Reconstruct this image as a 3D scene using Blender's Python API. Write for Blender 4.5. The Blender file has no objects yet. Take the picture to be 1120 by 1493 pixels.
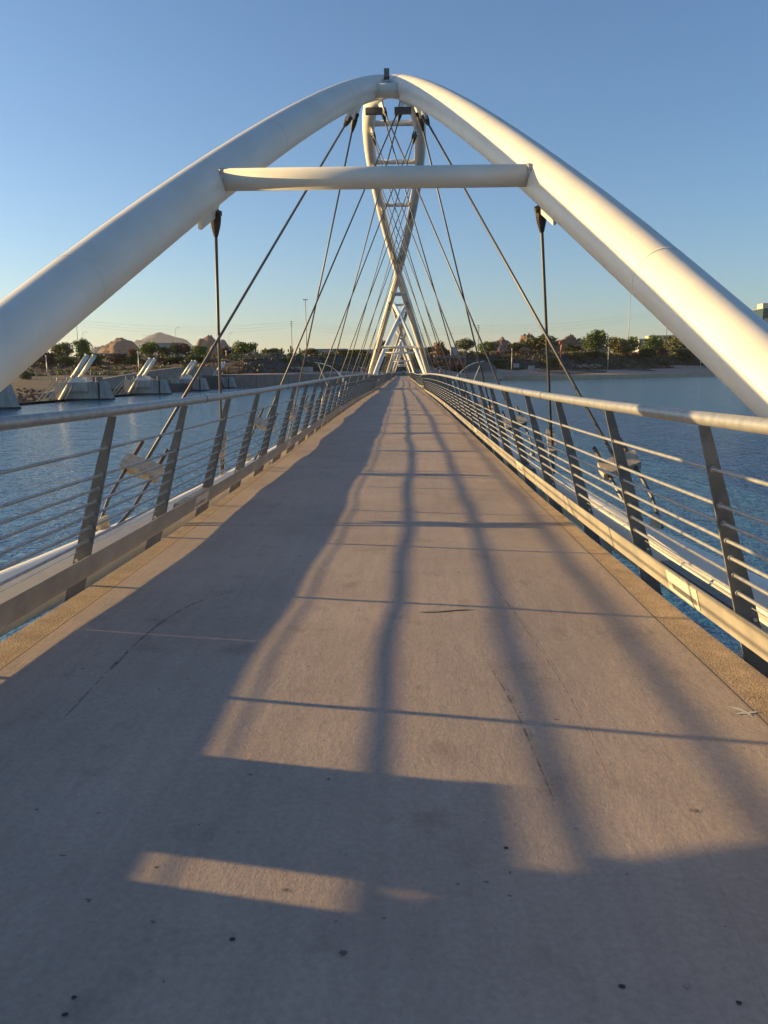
import bpy, bmesh, math, random
from mathutils import Vector, Matrix, noise
random.seed(7)
R = math.radians
sc = bpy.context.scene
col = sc.collection

# ------------------------------------------------------------------ camera
CX, CZ, YAW, PIT, ROL, FPX = 0.30748, 2.12182, 0.02552, -0.18201, -0.00836, 1109.34
FW = Vector((-math.sin(YAW)*math.cos(PIT), math.cos(YAW)*math.cos(PIT), math.sin(PIT)))
RT = Vector((math.cos(YAW), math.sin(YAW), 0)); UP = RT.cross(FW)
RT2 = RT*math.cos(ROL)+UP*math.sin(ROL); UP2 = UP*math.cos(ROL)-RT*math.sin(ROL)
CAM = Vector((CX, 0, CZ))
cd = bpy.data.cameras.new('camera'); cam = bpy.data.objects.new('camera', cd); col.objects.link(cam)
M = Matrix((RT2, UP2, -FW)).transposed().to_4x4(); M.translation = CAM; cam.matrix_world = M
cd.sensor_fit = 'VERTICAL'; cd.sensor_height = 36; cd.lens = 36*FPX/1493; cd.clip_end = 60000; cd.clip_start = .05
sc.camera = cam

def at(px, py, Y):
    """world point at distance Y seen at photo pixel (px, py)"""
    d = FW+RT2*((px-560)/FPX)-UP2*((py-746.5)/FPX)
    return CAM+d*(Y/d.y)

# ------------------------------------------------------------------ light
SUN_EL, SUN_AZ = 8.4, -79.0            # azimuth measured from +Y towards +X
w = bpy.data.worlds.new('World'); sc.world = w; w.use_nodes = True
nt = w.node_tree; bg = nt.nodes['Background']
sky = nt.nodes.new('ShaderNodeTexSky'); sky.sky_type = 'NISHITA'; sky.sun_disc = False
sky.sun_elevation = R(SUN_EL); sky.sun_rotation = R(SUN_AZ) % (2*math.pi)
sky.altitude = 350; sky.air_density = 1.0; sky.dust_density = 1.4; sky.ozone_density = 3.6
nt.links.new(sky.outputs[0], bg.inputs[0]); bg.inputs[1].default_value = 0.088
sd = bpy.data.lights.new('sun', 'SUN'); sd.energy = 5.0; sd.angle = R(.53); sd.color = (1, .67, .26)
so = bpy.data.objects.new('sun', sd); col.objects.link(so); so.location = (-200, 60, 80)
sdir = Vector((math.sin(R(SUN_AZ))*math.cos(R(SUN_EL)), math.cos(R(SUN_AZ))*math.cos(R(SUN_EL)), math.sin(R(SUN_EL))))
so.rotation_euler = sdir.to_track_quat('Z', 'Y').to_euler()
sc.view_settings.view_transform = 'Standard'; sc.view_settings.look = 'None'
sc.view_settings.exposure = 1.44; sc.view_settings.gamma = 1; sc.view_settings.use_curve_mapping = False
sc.cycles.max_bounces = 6; sc.cycles.volume_bounces = 0

# ------------------------------------------------------------------ materials
def mat(name, colr, rough=.6, metal=0., var=.12, scale=3., bump=0., bscale=None, col2=None, det=6, spec=.5, coord='Object', stretch=None):
    m = bpy.data.materials.new(name); m.use_nodes = True; n = m.node_tree; L = n.links
    b = n.nodes['Principled BSDF']; b.inputs['Roughness'].default_value = rough; b.inputs['Metallic'].default_value = metal
    b.inputs['Specular IOR Level'].default_value = spec
    tc = n.nodes.new('ShaderNodeTexCoord'); src = tc.outputs[coord]
    if stretch:
        mp = n.nodes.new('ShaderNodeMapping'); mp.inputs['Scale'].default_value = stretch; L.new(src, mp.inputs[0]); src = mp.outputs[0]
    nz = n.nodes.new('ShaderNodeTexNoise'); nz.inputs['Scale'].default_value = scale; nz.inputs['Detail'].default_value = det
    nz.inputs['Roughness'].default_value = .62
    L.new(src, nz.inputs['Vector'])
    rp = n.nodes.new('ShaderNodeValToRGB'); c = Vector(colr); c2 = Vector(col2) if col2 else c*(1-2*var)
    rp.color_ramp.elements[0].position = .32; rp.color_ramp.elements[1].position = .68
    rp.color_ramp.elements[0].color = (*c2, 1); rp.color_ramp.elements[1].color = (*(c if col2 else c*(1+var)), 1)
    L.new(nz.outputs[0], rp.inputs[0]); L.new(rp.outputs[0], b.inputs['Base Color'])
    if bump:
        n2 = n.nodes.new('ShaderNodeTexNoise'); n2.inputs['Scale'].default_value = bscale or scale*6; n2.inputs['Detail'].default_value = 8
        L.new(src, n2.inputs['Vector'])
        bp = n.nodes.new('ShaderNodeBump'); bp.inputs['Strength'].default_value = 1; bp.inputs['Distance'].default_value = bump
        L.new(n2.outputs[0], bp.inputs['Height']); L.new(bp.outputs[0], b.inputs['Normal'])
    m['_'] = 1
    return m

WHITE = mat('white_painted_steel', (.71, .685, .615), .42, 0, .03, 1.7, .0015, 5, col2=(.63, .60, .53), det=9)
GALV = mat('galvanised_steel', (.40, .40, .39), .42, .55, .1, 14, .0004, 60, col2=(.26, .27, .29))
POST = mat('weathered_grey_steel', (.19, .185, .175), .55, .35, .12, 9, .0005, 70, col2=(.12, .12, .115))
TOE = mat('grey_steel_plate', (.37, .345, .30), .5, .25, .1, 2.5, .0005, 40, col2=(.24, .225, .21))
CABLE = mat('dark_steel_cable', (.10, .098, .10), .5, .3, .04, 3, 0)
RUST = mat('rusted_steel_rod', (.14, .09, .06), .75, .1, .3, 30, .002, 80, col2=(.06, .045, .04))
RUSTY = mat('rust_streaked_paint', (.66, .62, .53), .5, 0, .1, 7, .001, 30, col2=(.25, .12, .05), det=8)
DARK = mat('dark_fork_casting', (.055, .052, .05), .6, .3, .2, 20, .001, 60)
BEIGE = mat('cream_painted_girder', (.50, .44, .31), .5, 0, .08, 4, .001, 30, col2=(.40, .33, .22))
YOKE = mat('weathered_cream_yoke', (.52, .47, .39), .6, .1, .1, 12, .001, 60, col2=(.30, .23, .16))
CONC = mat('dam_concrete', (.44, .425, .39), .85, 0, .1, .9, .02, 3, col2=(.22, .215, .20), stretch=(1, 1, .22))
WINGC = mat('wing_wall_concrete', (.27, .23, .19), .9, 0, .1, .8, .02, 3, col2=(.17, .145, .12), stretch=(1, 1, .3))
WALLC = mat('sunlit_tan_wall_concrete', (.56, .41, .23), .85, 0, .1, .25, .02, 2, col2=(.38, .31, .22))  # tan paints low sunlight onto a wall that lies in shade
def worn(m):
    n = m.node_tree; b = n.nodes['Principled BSDF']; tc = n.nodes['Texture Coordinate']
    k = n.nodes.new('ShaderNodeTexNoise'); k.inputs['Scale'].default_value = 14; k.inputs['Detail'].default_value = 8; k.inputs['Roughness'].default_value = .75
    q = n.nodes.new('ShaderNodeMapRange'); q.inputs[1].default_value = .42; q.inputs[2].default_value = .62; q.inputs[3].default_value = 0; q.inputs[4].default_value = .95
    n.links.new(tc.outputs['Object'], k.inputs['Vector']); n.links.new(k.outputs[0], q.inputs[0]); n.links.new(q.outputs[0], b.inputs['Alpha']); return m
LENS = mat('light_slot_glass', (.20, .21, .20), .2, 0, .1, 9)
PLATE = mat('pale_light_cover', (.60, .56, .48), .45, .2, .05, 12)
TARP = mat('dark_stain', (.035, .034, .035), .8, 0, .2, 30)
SCUFF = worn(mat('tyre_scuff', (.10, .085, .075), .9, 0, .3, 25, col2=(.17, .14, .12)))
ROCK = mat('red_rock', (.20, .115, .085), .95, 0, .2, .03, 9., .03, col2=(.095, .06, .05), det=10)
HILL = mat('haze_blue_hill_rock', (.085, .10, .125), .95, 0, .2, .003, 30., .006, col2=(.06, .07, .09), det=10)  # bluish tone paints distance haze into the rock colour
SOILM = None
TRUNK = mat('bark', (.10, .075, .055), .95, 0, .2, 4)
BLD = mat('far_building_wall', (.34, .33, .33), .7, 0, .08, .1)
BLDP = mat('pinkish_block_wall', (.27, .17, .13), .85, 0, .1, .3)
BLDC = mat('cream_wall', (.62, .52, .38), .7, 0, .05, .2)
GLASSB = mat('dark_window_glass', (.03, .06, .06), .15, .2, .1, .2)
POLEM = mat('galvanised_pole', (.38, .36, .33), .6, .3, .1, 1)
WOODP = mat('wood_pole', (.12, .09, .07), .9, 0, .1, 1)
ORANGE = mat('orange_banner_steel', (.42, .11, .045), .6, 0, .1, 2)
BLUEM = mat('blue_cloth', (.03, .05, .16), .8, 0, .1, 5)
SKIN = mat('skin', (.36, .2, .13), .6, 0, .05, 5)
SHIRT = mat('dark_shirt_cloth', (.025, .025, .03), .9, 0, .1, 5)

def leafmat(name, c, c2):
    m = mat(name, c, .7, 0, .1, .9, 0, col2=c2, det=3, spec=.2)
    n = m.node_tree; b = n.nodes['Principled BSDF']
    oi = n.nodes.new('ShaderNodeObjectInfo')
    hs = n.nodes.new('ShaderNodeHueSaturation'); mp = n.nodes.new('ShaderNodeMapRange')
    mp.inputs[3].default_value = .8; mp.inputs[4].default_value = 1.15
    n.links.new(oi.outputs['Random'], mp.inputs[0]); n.links.new(mp.outputs[0], hs.inputs['Value'])
    lk = b.inputs['Base Color'].links[0].from_socket; n.links.new(lk, hs.inputs['Color']); n.links.new(hs.outputs[0], b.inputs['Base Color'])
    return m
LEAF = {'green': leafmat('green_foliage', (.155, .21, .05), (.065, .10, .028)),
        'bright': leafmat('bright_green_foliage', (.21, .27, .05), (.10, .15, .035)),
        'olive': leafmat('olive_foliage', (.23, .225, .09), (.115, .12, .05)),
        'yellow': leafmat('yellow_green_foliage', (.25, .22, .05), (.12, .115, .032)),
        'dark': leafmat('dark_green_foliage', (.085, .12, .036), (.04, .06, .022)),
        'brown': leafmat('dry_brown_twigs', (.16, .105, .07), (.085, .058, .042)),
        'rust': leafmat('rusty_dry_foliage', (.24, .11, .04), (.12, .06, .03))}

# concrete deck: board-marked concrete, exposed aggregate along the edges (attribute "edge" = metres from the edge)
def deckmat():
    m = bpy.data.materials.new('deck_concrete'); m.use_nodes = True; n = m.node_tree; L = n.links
    b = n.nodes['Principled BSDF']; b.inputs['Roughness'].default_value = .82; b.inputs['Specular IOR Level'].default_value = .35
    tc = n.nodes.new('ShaderNodeTexCoord')
    def nz(scale, det=6, stretch=None, rough=.6):
        k = n.nodes.new('ShaderNodeTexNoise'); k.inputs['Scale'].default_value = scale; k.inputs['Detail'].default_value = det; k.inputs['Roughness'].default_value = rough
        if stretch:
            mp = n.nodes.new('ShaderNodeMapping'); mp.inputs['Scale'].default_value = stretch; L.new(tc.outputs['Object'], mp.inputs[0]); L.new(mp.outputs[0], k.inputs['Vector'])
        else: L.new(tc.outputs['Object'], k.inputs['Vector'])
        return k
    def ramp(src, p0, c0, p1, c1):
        r = n.nodes.new('ShaderNodeValToRGB'); r.color_ramp.elements[0].position = p0; r.color_ramp.elements[1].position = p1
        r.color_ramp.elements[0].color = (*c0, 1); r.color_ramp.elements[1].color = (*c1, 1); L.new(src, r.inputs[0]); return r.outputs[0]
    def mix(a, b_, f, mode='MIX'):
        x = n.nodes.new('ShaderNodeMix'); x.data_type = 'RGBA'; x.blend_type = mode
        (L.new(f, x.inputs[0]) if not isinstance(f, float) else setattr(x.inputs[0], 'default_value', f))
        L.new(a, x.inputs[6]); L.new(b_, x.inputs[7]); return x.outputs[2]
    base = ramp(nz(.9, 8).outputs[0], .3, (.33, .262, .216), .72, (.425, .338, .280))
    fine = ramp(nz(38, 8, None, .75).outputs[0], .3, (.80, .80, .80), .7, (1.12, 1.12, 1.12))
    c = mix(base, fine, 1., 'MULTIPLY')
    streak = ramp(nz(2.2, 7, (6, .35, 1)).outputs[0], .35, (.95, .945, .94), .65, (1.03, 1.03, 1.03))
    c = mix(c, streak, 1., 'MULTIPLY')
    stain = ramp(nz(3.1, 6, None, .6).outputs[0], .58, (1, 1, 1), .72, (.80, .78, .78))
    c = mix(c, stain, 1., 'MULTIPLY')
    speck = ramp(nz(17, 2, None, .5).outputs[0], .735, (1, 1, 1), .76, (.45, .43, .42))
    c = mix(c, speck, 1., 'MULTIPLY')
    # aggregate band
    vo = n.nodes.new('ShaderNodeTexVoronoi'); vo.inputs['Scale'].default_value = 95; L.new(tc.outputs['Object'], vo.inputs['Vector'])
    ag = ramp(vo.outputs['Distance'], .1, (.52, .385, .25), .6, (.32, .235, .155))
    agn = ramp(nz(6, 6).outputs[0], .3, (.75, .75, .75), .7, (1.15, 1.15, 1.15)); ag = mix(ag, agn, 1., 'MULTIPLY')
    f = n.nodes.new('ShaderNodeMapRange'); f.inputs[1].default_value = 2.12; f.inputs[2].default_value = 2.17; f.inputs[3].default_value = 0; f.inputs[4].default_value = 1
    sp = n.nodes.new('ShaderNodeSeparateXYZ'); L.new(tc.outputs['Object'], sp.inputs[0])
    ab = n.nodes.new('ShaderNodeMath'); ab.operation = 'ABSOLUTE'; L.new(sp.outputs[0], ab.inputs[0])
    L.new(ab.outputs[0], f.inputs[0]); c = mix(c, ag, f.outputs[0])
    def mth(op, a, b_=None, c_=None):
        k = n.nodes.new('ShaderNodeMath'); k.operation = op
        for i, v in enumerate((a, b_, c_)):
            if v is None: continue
            if isinstance(v, (int, float)): k.inputs[i].default_value = v
            else: L.new(v, k.inputs[i])
        return k.outputs[0]
    lines = []
    a1 = mth('ABSOLUTE', mth('SUBTRACT', ab.outputs[0], 2.14)); lines.append(mth('LESS_THAN', a1, .006))
    # zigzag |x| = triangle wave of y -> decorative diagonals
    tri = mth('PINGPONG', mth('ADD', sp.outputs[1], 20.6), 27.6)
    for k in (1, -1):
        xx = mth('ADD', mth('MULTIPLY', tri, k*4.2/27.6), -k*2.1)
        lines.append(mth('LESS_THAN', mth('ABSOLUTE', mth('SUBTRACT', sp.outputs[0], xx)), .004))
    tot = mth('MAXIMUM', mth('MAXIMUM', lines[0], mth('MULTIPLY', lines[1], .13)), mth('MULTIPLY', lines[2], .13))
    dk = n.nodes.new('ShaderNodeRGB'); dk.outputs[0].default_value = (.13, .105, .085, 1)
    c = mix(c, dk.outputs[0], tot)
    L.new(c, b.inputs['Base Color'])
    h1 = nz(95, 6, None, .7); h2 = nz(9, 8, (1, .5, 1)); h3 = nz(24, 6, (1.6, .8, 1), .65)
    hs = mth('ADD', mth('MULTIPLY', h1.outputs[0], .0018), mth('ADD', mth('MULTIPLY', h2.outputs[0], .0035), mth('MULTIPLY', h3.outputs[0], .0020)))
    hs = mth('ADD', hs, mth('MULTIPLY', mth('MULTIPLY', vo.outputs['Distance'], f.outputs[0]), -.003))
    hs = mth('SUBTRACT', hs, mth('MULTIPLY', tot, .002))
    bp = n.nodes.new('ShaderNodeBump'); bp.inputs['Distance'].default_value = 1; bp.inputs['Strength'].default_value = .8
    L.new(hs, bp.inputs['Height']); L.new(bp.outputs[0], b.inputs['Normal'])
    return m
DECK = deckmat()

def watermat():
    m = bpy.data.materials.new('lake_water'); m.use_nodes = True; n = m.node_tree; L = n.links
    b = n.nodes['Principled BSDF']; b.inputs['Base Color'].default_value = (.022, .10, .21, 1)
    b.inputs['Roughness'].default_value = .06; b.inputs['IOR'].default_value = 1.33; b.inputs['Specular IOR Level'].default_value = .5
    tc = n.nodes.new('ShaderNodeTexCoord'); hs = None
    for s, st, a in ((.6, (1, .75, 1), .13), (1.9, (1, .6, 1), .14), (5.5, (1, .7, 1), .05), (.3, (1, .7, 1), .22), (.03, (1, .5, 1), .5)):
        mp = n.nodes.new('ShaderNodeMapping'); mp.inputs['Scale'].default_value = st; mp.inputs['Rotation'].default_value = (0, 0, .4); L.new(tc.outputs['Object'], mp.inputs[0])
        k = n.nodes.new('ShaderNodeTexNoise'); k.inputs['Scale'].default_value = s; k.inputs['Detail'].default_value = 3; k.inputs['Distortion'].default_value = .6
        L.new(mp.outputs[0], k.inputs['Vector'])
        q = n.nodes.new('ShaderNodeMath'); q.operation = 'MULTIPLY'; q.inputs[1].default_value = a; L.new(k.outputs[0], q.inputs[0])
        if hs is None: hs = q.outputs[0]
        else:
            q2 = n.nodes.new('ShaderNodeMath'); q2.operation = 'ADD'; L.new(hs, q2.inputs[0]); L.new(q.outputs[0], q2.inputs[1]); hs = q2.outputs[0]
    bp = n.nodes.new('ShaderNodeBump'); bp.inputs['Distance'].default_value = 1; bp.inputs['Strength'].default_value = 1
    L.new(hs, bp.inputs['Height']); L.new(bp.outputs[0], b.inputs['Normal'])
    return m
WATER = watermat()
SOIL = mat('desert_soil', (.078, .05, .037), .95, 0, .1, .11, .25, .6, col2=(.036, .026, .021), det=10)
PAVE = mat('promenade_paving', (.42, .27, .20), .9, 0, .1, .2, .02, 1, col2=(.30, .19, .145))

# ------------------------------------------------------------------ mesh helpers
class MB:
    def __init__(s): s.v = []; s.f = []
    def box(s, x0, x1, y0, y1, z0, z1):
        i = len(s.v); s.v += [(x, y, z) for z in (z0, z1) for y in (y0, y1) for x in (x0, x1)]
        s.f += [tuple(i+k for k in q) for q in ((0, 2, 3, 1), (4, 5, 7, 6), (0, 1, 5, 4), (2, 6, 7, 3), (0, 4, 6, 2), (1, 3, 7, 5))]; return s
    def hexa(s, p):      # 8 points: 4 bottom (ccw), 4 top
        i = len(s.v); s.v += [tuple(q) for q in p]
        s.f += [tuple(i+k for k in q) for q in ((3, 2, 1, 0), (4, 5, 6, 7), (0, 1, 5, 4), (1, 2, 6, 5), (2, 3, 7, 6), (3, 0, 4, 7))]; return s
    def tube(s, pts, rad, n=10, caps=True):
        pts = [Vector(p) for p in pts]; i0 = len(s.v); m = len(pts); prev = None
        for k, p in enumerate(pts):
            t = (pts[min(k+1, m-1)]-pts[max(k-1, 0)]).normalized()
            if prev is None: a = t.cross(Vector((0, 0, 1)) if abs(t.z) < .9 else Vector((1, 0, 0))).normalized()
            else: a = (prev-t*prev.dot(t)).normalized()
            prev = a; b = t.cross(a); r = rad[k] if isinstance(rad, (list, tuple)) else rad
            for j in range(n):
                an = 2*math.pi*j/n; s.v.append(tuple(p+a*(math.cos(an)*r)+b*(math.sin(an)*r)))
        for k in range(m-1):
            for j in range(n):
                q = i0+k*n; s.f.append((q+j, q+(j+1) % n, q+n+(j+1) % n, q+n+j))
        if caps:
            s.f.append(tuple(i0+j for j in reversed(range(n)))); s.f.append(tuple(i0+(m-1)*n+j for j in range(n)))
        return s
    def obox(s, c, ax, ay, az):  # oriented box: centre and half-axis vectors
        c, ax, ay, az = map(Vector, (c, ax, ay, az))
        return s.hexa([c-ax-ay-az, c+ax-ay-az, c+ax+ay-az, c-ax+ay-az, c-ax-ay+az, c+ax-ay+az, c+ax+ay+az, c-ax+ay+az])
    def ribbon(s, a, b):
        i = len(s.v); n = len(a); s.v += [tuple(p) for p in a]+[tuple(p) for p in b]
        for k in range(n-1): s.f.append((i+k, i+k+1, i+n+k+1, i+n+k))
        return s
    def mesh(s, name, m, smooth=False):
        me = bpy.data.meshes.new(name); me.from_pydata(s.v, [], s.f); me.materials.append(m)
        if smooth:
            me.polygons.foreach_set('use_smooth', [len(p.vertices) == 4 for p in me.polygons])
        me.update(); return me
    def build(s, name, m, parent=None, smooth=False, loc=(0, 0, 0)):
        return ob(name, s.mesh(name, m, smooth), parent, loc)
def ob(name, me, parent=None, loc=(0, 0, 0)):
    o = bpy.data.objects.new(name, me); col.objects.link(o); o.location = loc
    if parent: o.parent = parent
    return o
def tag(o, label=None, cat=None, group=None, kind=None):
    if label: o['label'] = label
    if cat: o['category'] = cat
    if group: o['group'] = group
    if kind: o['kind'] = kind
    return o
def empty(name, loc=(0, 0, 0)):
    o = bpy.data.objects.new(name, None); col.objects.link(o); o.location = loc; o.empty_display_size = .2; return o
def kids(o): return [c for c in col.objects if c.parent == o]
def copy_tree(o, table, parent=None):
    c = o.copy(); col.objects.link(c); c.parent = parent
    for ch in table.get(o.name, ()): copy_tree(ch, table, c)
    return c
def table():
    t = {}
    for o in col.objects:
        if o.parent: t.setdefault(o.parent.name, []).append(o)
    return t

# ------------------------------------------------------------------ bridge geometry functions
MID, PITCH = 39.9, 82.2
PIER0 = MID-PITCH/2
def uu(Y): return (Y-PIER0) % PITCH-PITCH/2
def zdeck(Y):
    u = abs(uu(Y)); e = PITCH/2-u
    return .125+.39*(1-(u/35.7)**2)+.46*math.exp(-math.sqrt(e*e+.5)/8.)
def flare(Y): return .49*math.exp(-(PITCH/2-abs(uu(Y)))/8.)
def wavy(x, Y):
    return (.014*noise.noise(Vector((x*.35, Y*.33, 1.7)))+.007*noise.noise(Vector((x*.9, Y*.8, 5.2))))
def zsurf(x, Y): return zdeck(Y)+wavy(x, Y)
HR, LT, LB = 1.447, 1.865, 2.266
def lat(Y, h): return LB+(LT-LB)*h/HR+flare(Y)
HALF = 2.165
def arch(u):
    if abs(u) > 35:
        d = abs(u)-35; return (-2.806-.187*d-.002*d*d, 1.906-.5504*d+.073*d*d)
    t = (u/35.)**2
    return (1.171-3.8325*t-1.1527*t*t+1.0092*t**3, 12.2974-10.1437*t-1.2538*t*t+1.006*t**3)
WATERZ = -3.0
def tiex(u): return 2.98+.55*math.exp(-(PITCH/2-abs(u))/9.)
def tiez(u): return zdeck(MID+u)-.56+.85*math.exp(-(PITCH/2-abs(u))/9.)

# ------------------------------------------------------------------ terrain & water
SHORE = [(-2500, 470), (-400, 330), (-150, 300), (-64, 272), (-53, 280), (-17, 338), (6, 358), (21.6, 402), (49, 405), (57, 434), (97, 428), (150, 490), (235, 580), (420, 700), (900, 960), (3000, 1600)]
def yshore(x):
    for (a, b), (c, d) in zip(SHORE, SHORE[1:]):
        if a <= x <= c: return b+(d-b)*(x-a)/(c-a)
    return SHORE[-1][1]
def sst(a, b, x):
    t = max(0, min(1, (x-a)/(b-a))); return t*t*(3-2*t)
def ground(x, Y):
    d = Y-yshore(x); right = sst(-20, 40, x); left = 1-sst(-66, -60, x)
    nz = noise.noise(Vector((x*.02, Y*.02, 0)))*1.6+noise.noise(Vector((x*.11, Y*.11, 3)))*.5
    if Y < -260: return -1+sst(-260, -420, Y)*4
    bank = (1.5+8.2*sst(14, 70, d))*(1-right)+(-.55+3.2*sst(0, 66, d)+11.5*sst(66, 115, d))*right
    bank += nz*sst(20, 60, d)
    bed = -3.6+4.9*sst(165, 290, Y)+nz*.25*sst(150, 200, Y)
    if x < -63:
        k = sst(-30, 25, d); z = bed*(1-k)+bank*k
        return z
    if d < 4: return -7
    return bank
def grid(name, xs, ys, fn, m, **k):
    mb = MB(); nx = len(xs)
    mb.v = [(x, y, fn(x, y)) for y in ys for x in xs]
    mb.f = [(j*nx+i, j*nx+i+1, (j+1)*nx+i+1, (j+1)*nx+i) for j in range(len(ys)-1) for i in range(nx-1)]
    return mb.build(name, m, smooth=True)
def steps(pts):
    out = []
    for a, b, s in pts:
        x = a
        while x < b-1e-6: out.append(x); x += s
    return out+[pts[-1][1]]
xs = steps([(-20000, -2500, 1750), (-2500, -600, 100), (-600, -170, 12), (-170, -66, 5), (-66, -58, 2), (-58, 260, 5), (260, 800, 15), (800, 3000, 100), (3000, 20000, 1700)])
ys = steps([(-3000, -440, 640), (-440, -240, 40), (-240, 140, 38), (140, 700, 5), (700, 1100, 20), (1100, 3100, 200), (3100, 24000, 2500)])
tag(grid('ground', xs, ys, ground, SOIL), kind='structure')
wm = MB(); wx = steps([(-63.5, 100, 8.175), (100, 500, 50), (500, 3500, 500)]); wy = steps([(-400, 0, 50), (0, 700, 20), (700, 1800, 100)])
nx = len(wx); wm.v = [(x, y, WATERZ) for y in wy for x in wx]
wm.f = [(j*nx+i, j*nx+i+1, (j+1)*nx+i+1, (j+1)*nx+i) for j in range(len(wy)-1) for i in range(nx-1)]
tag(wm.build('water', WATER), kind='structure')

# shore walls and promenade
def strip(name, pts, width, zt, zb, m, mtop, label, cat):
    """a wall along pts (water side) with a paved strip of `width` behind it"""
    root = tag(empty(name, (*pts[0], WATERZ)), label, cat)
    W = Vector((*pts[0], WATERZ)); nrm = []
    P = [Vector(p) for p in pts]
    for i in range(len(P)):
        t = (P[min(i+1, len(P)-1)]-P[max(i-1, 0)]).normalized(); nrm.append(Vector((-t.y, t.x)))
    for i in range(len(P)-1):
        a, b, na, nb = P[i], P[i+1], nrm[i], nrm[i+1]; L = (b-a).length; k = max(1, int(L/12))
        for j in range(k):
            p, q = a.lerp(b, (j+.004)/k), a.lerp(b, (j+.996)/k); n1, n2 = na.lerp(nb, j/k), na.lerp(nb, (j+1)/k)
            mb = MB(); th = .6; o = random.uniform(-.03, .03)
            mb.hexa([(*(p-n1*o), zb), (*(q-n2*o), zb), (*(q+n2*th), zb), (*(p+n1*th), zb), (*(p-n1*o), zt), (*(q-n2*o), zt), (*(q+n2*th), zt), (*(p+n1*th), zt)])
            mb.v = [(x-W.x, y-W.y, z-W.z) for x, y, z in mb.v]
            mb.build('wall_panel', m, root)
    mb = MB()
    rows = max(1, int(width/8)); up = Vector((-.45, .89))
    for j in range(rows):
        d0, d1 = .6+(width-.6)*j/rows, .6+(width-.6)*(j+1)/rows
        q = lambda d, k: [(*(p+(n if k == 0 else up)*d), max(zt, ground(*(p+(n if k == 0 else up)*d)) if d > 5 else zt)+(.22 if d > 5 else -.02)) for p, n in zip(P, nrm)]
        mb.ribbon(q(d0, width > 20), q(d1, width > 20))
    mb.v = [(x-W.x, y-W.y, z-W.z) for x, y, z in mb.v]; mb.build('paved_strip', mtop, root)
    return root
right_pts = [(21.6, 402), (49, 405), (57, 434), (97, 428), (150, 490), (235, 580), (420, 700)]
strip('promenade_wall', right_pts, 60, -.5, -7, WALLC, PAVE, 'low concrete lake wall, sunlight coloured in as tan, with a paved promenade on the right shore', 'lake wall')
left_pts = [(-63.8, 274), (-53, 280), (-17, 338), (6, 358), (21.6, 402)]
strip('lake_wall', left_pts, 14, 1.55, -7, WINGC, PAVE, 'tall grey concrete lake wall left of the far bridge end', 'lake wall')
# lit concrete block on the lake wall and the wing wall downstream
blk = tag(empty('concrete_block_house', (0, 0, 0)), 'pale square concrete block standing on top of the left lake wall', 'concrete block')
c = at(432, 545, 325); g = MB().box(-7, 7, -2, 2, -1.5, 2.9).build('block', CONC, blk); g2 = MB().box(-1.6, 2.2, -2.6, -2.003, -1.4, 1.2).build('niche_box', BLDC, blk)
blk.location = (c.x, c.y, 1.6+.0)
ww = tag(empty('wing_wall'), 'sloping grey concrete wing wall behind the hydraulic rams', 'wing wall')
mb = MB(); prev = None
wpts = [(-66, 284, 4.6), (-72, 262, 4.4), (-75, 240, 3.2), (-78, 218, 1.6), (-80, 198, 0.1), (-82, 180, -2.2)]
for (x0, y0, z0), (x1, y1, z1) in zip(wpts, wpts[1:]):
    for j in range(2):
        f0, f1 = j/2+.004, (j+1)/2-.004
        a = (x0+(x1-x0)*f0, y0+(y1-y0)*f0, z0+(z1-z0)*f0); b = (x0+(x1-x0)*f1, y0+(y1-y0)*f1, z0+(z1-z0)*f1)
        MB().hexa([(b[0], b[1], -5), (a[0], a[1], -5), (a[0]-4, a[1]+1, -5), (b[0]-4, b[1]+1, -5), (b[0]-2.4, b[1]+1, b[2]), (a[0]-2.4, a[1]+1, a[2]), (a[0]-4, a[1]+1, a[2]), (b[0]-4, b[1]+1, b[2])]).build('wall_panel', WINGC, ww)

# ------------------------------------------------------------------ mountains and buttes
def mound(name, pxc, pxw, ytop, ybase, Y, m, seed, p=1.0, rough=.25, nb=3, flat=.0, dep=.9):
    c = at(pxc, ybase, Y); a = at(pxc-pxw/2, ybase, Y); top = at(pxc, ytop, Y)
    hw = (c-a).length; H = top.z-8; n = 56; mb = MB(); rnd = random.Random(seed)
    subs = [(rnd.uniform(-.55, .55), rnd.uniform(-.3, .3), rnd.uniform(.45, .8), rnd.uniform(.3, .5)) for _ in range(nb)]+[(0, 0, 1., 1.)]
    for j in range(n+1):
        for i in range(n+1):
            u, v = i/n*2.6-1.3, j/n*2.6-1.3; h = 0
            for sx, sy, sh, sr in subs:
                r = math.hypot(u-sx, v-sy)/sr
                r *= 1+.28*noise.noise(Vector((u*2.1+seed*3.3, v*2.1, seed+2.)))
                if r < 1.25: h = max(h, sh*max(0, 1-r**(1.7*p)))
            nz_ = noise.fractal(Vector((u*2.6+seed*7.1, v*2.6, seed)), .8, 2.1, 6); rd = 1-abs(noise.noise(Vector((u*3.7, v*3.7, seed*1.7))))*2
            h = h*(1+rough*nz_-rough*.9*max(0, rd-.55))
            mb.v.append((u*hw, v*hw*dep, 8+H*h-(8 if h <= 0.002 else 0)))
    for j in range(n):
        for i in range(n): mb.f.append((j*(n+1)+i, j*(n+1)+i+1, (j+1)*(n+1)+i+1, (j+1)*(n+1)+i))
    return tag(mb.build(name, m, smooth=True, loc=(c.x, c.y, 0)), kind='structure')
mound('mountain', 238, 230, 481, 541, 7000, HILL, 3, .66, .09, 3, dep=.5)
mound('mountain', 150, 90, 502, 541, 5200, HILL, 4, .7, .16, 4)
mound('mountain', 352, 120, 500, 541, 5200, HILL, 14, .7, .16, 4)
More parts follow.
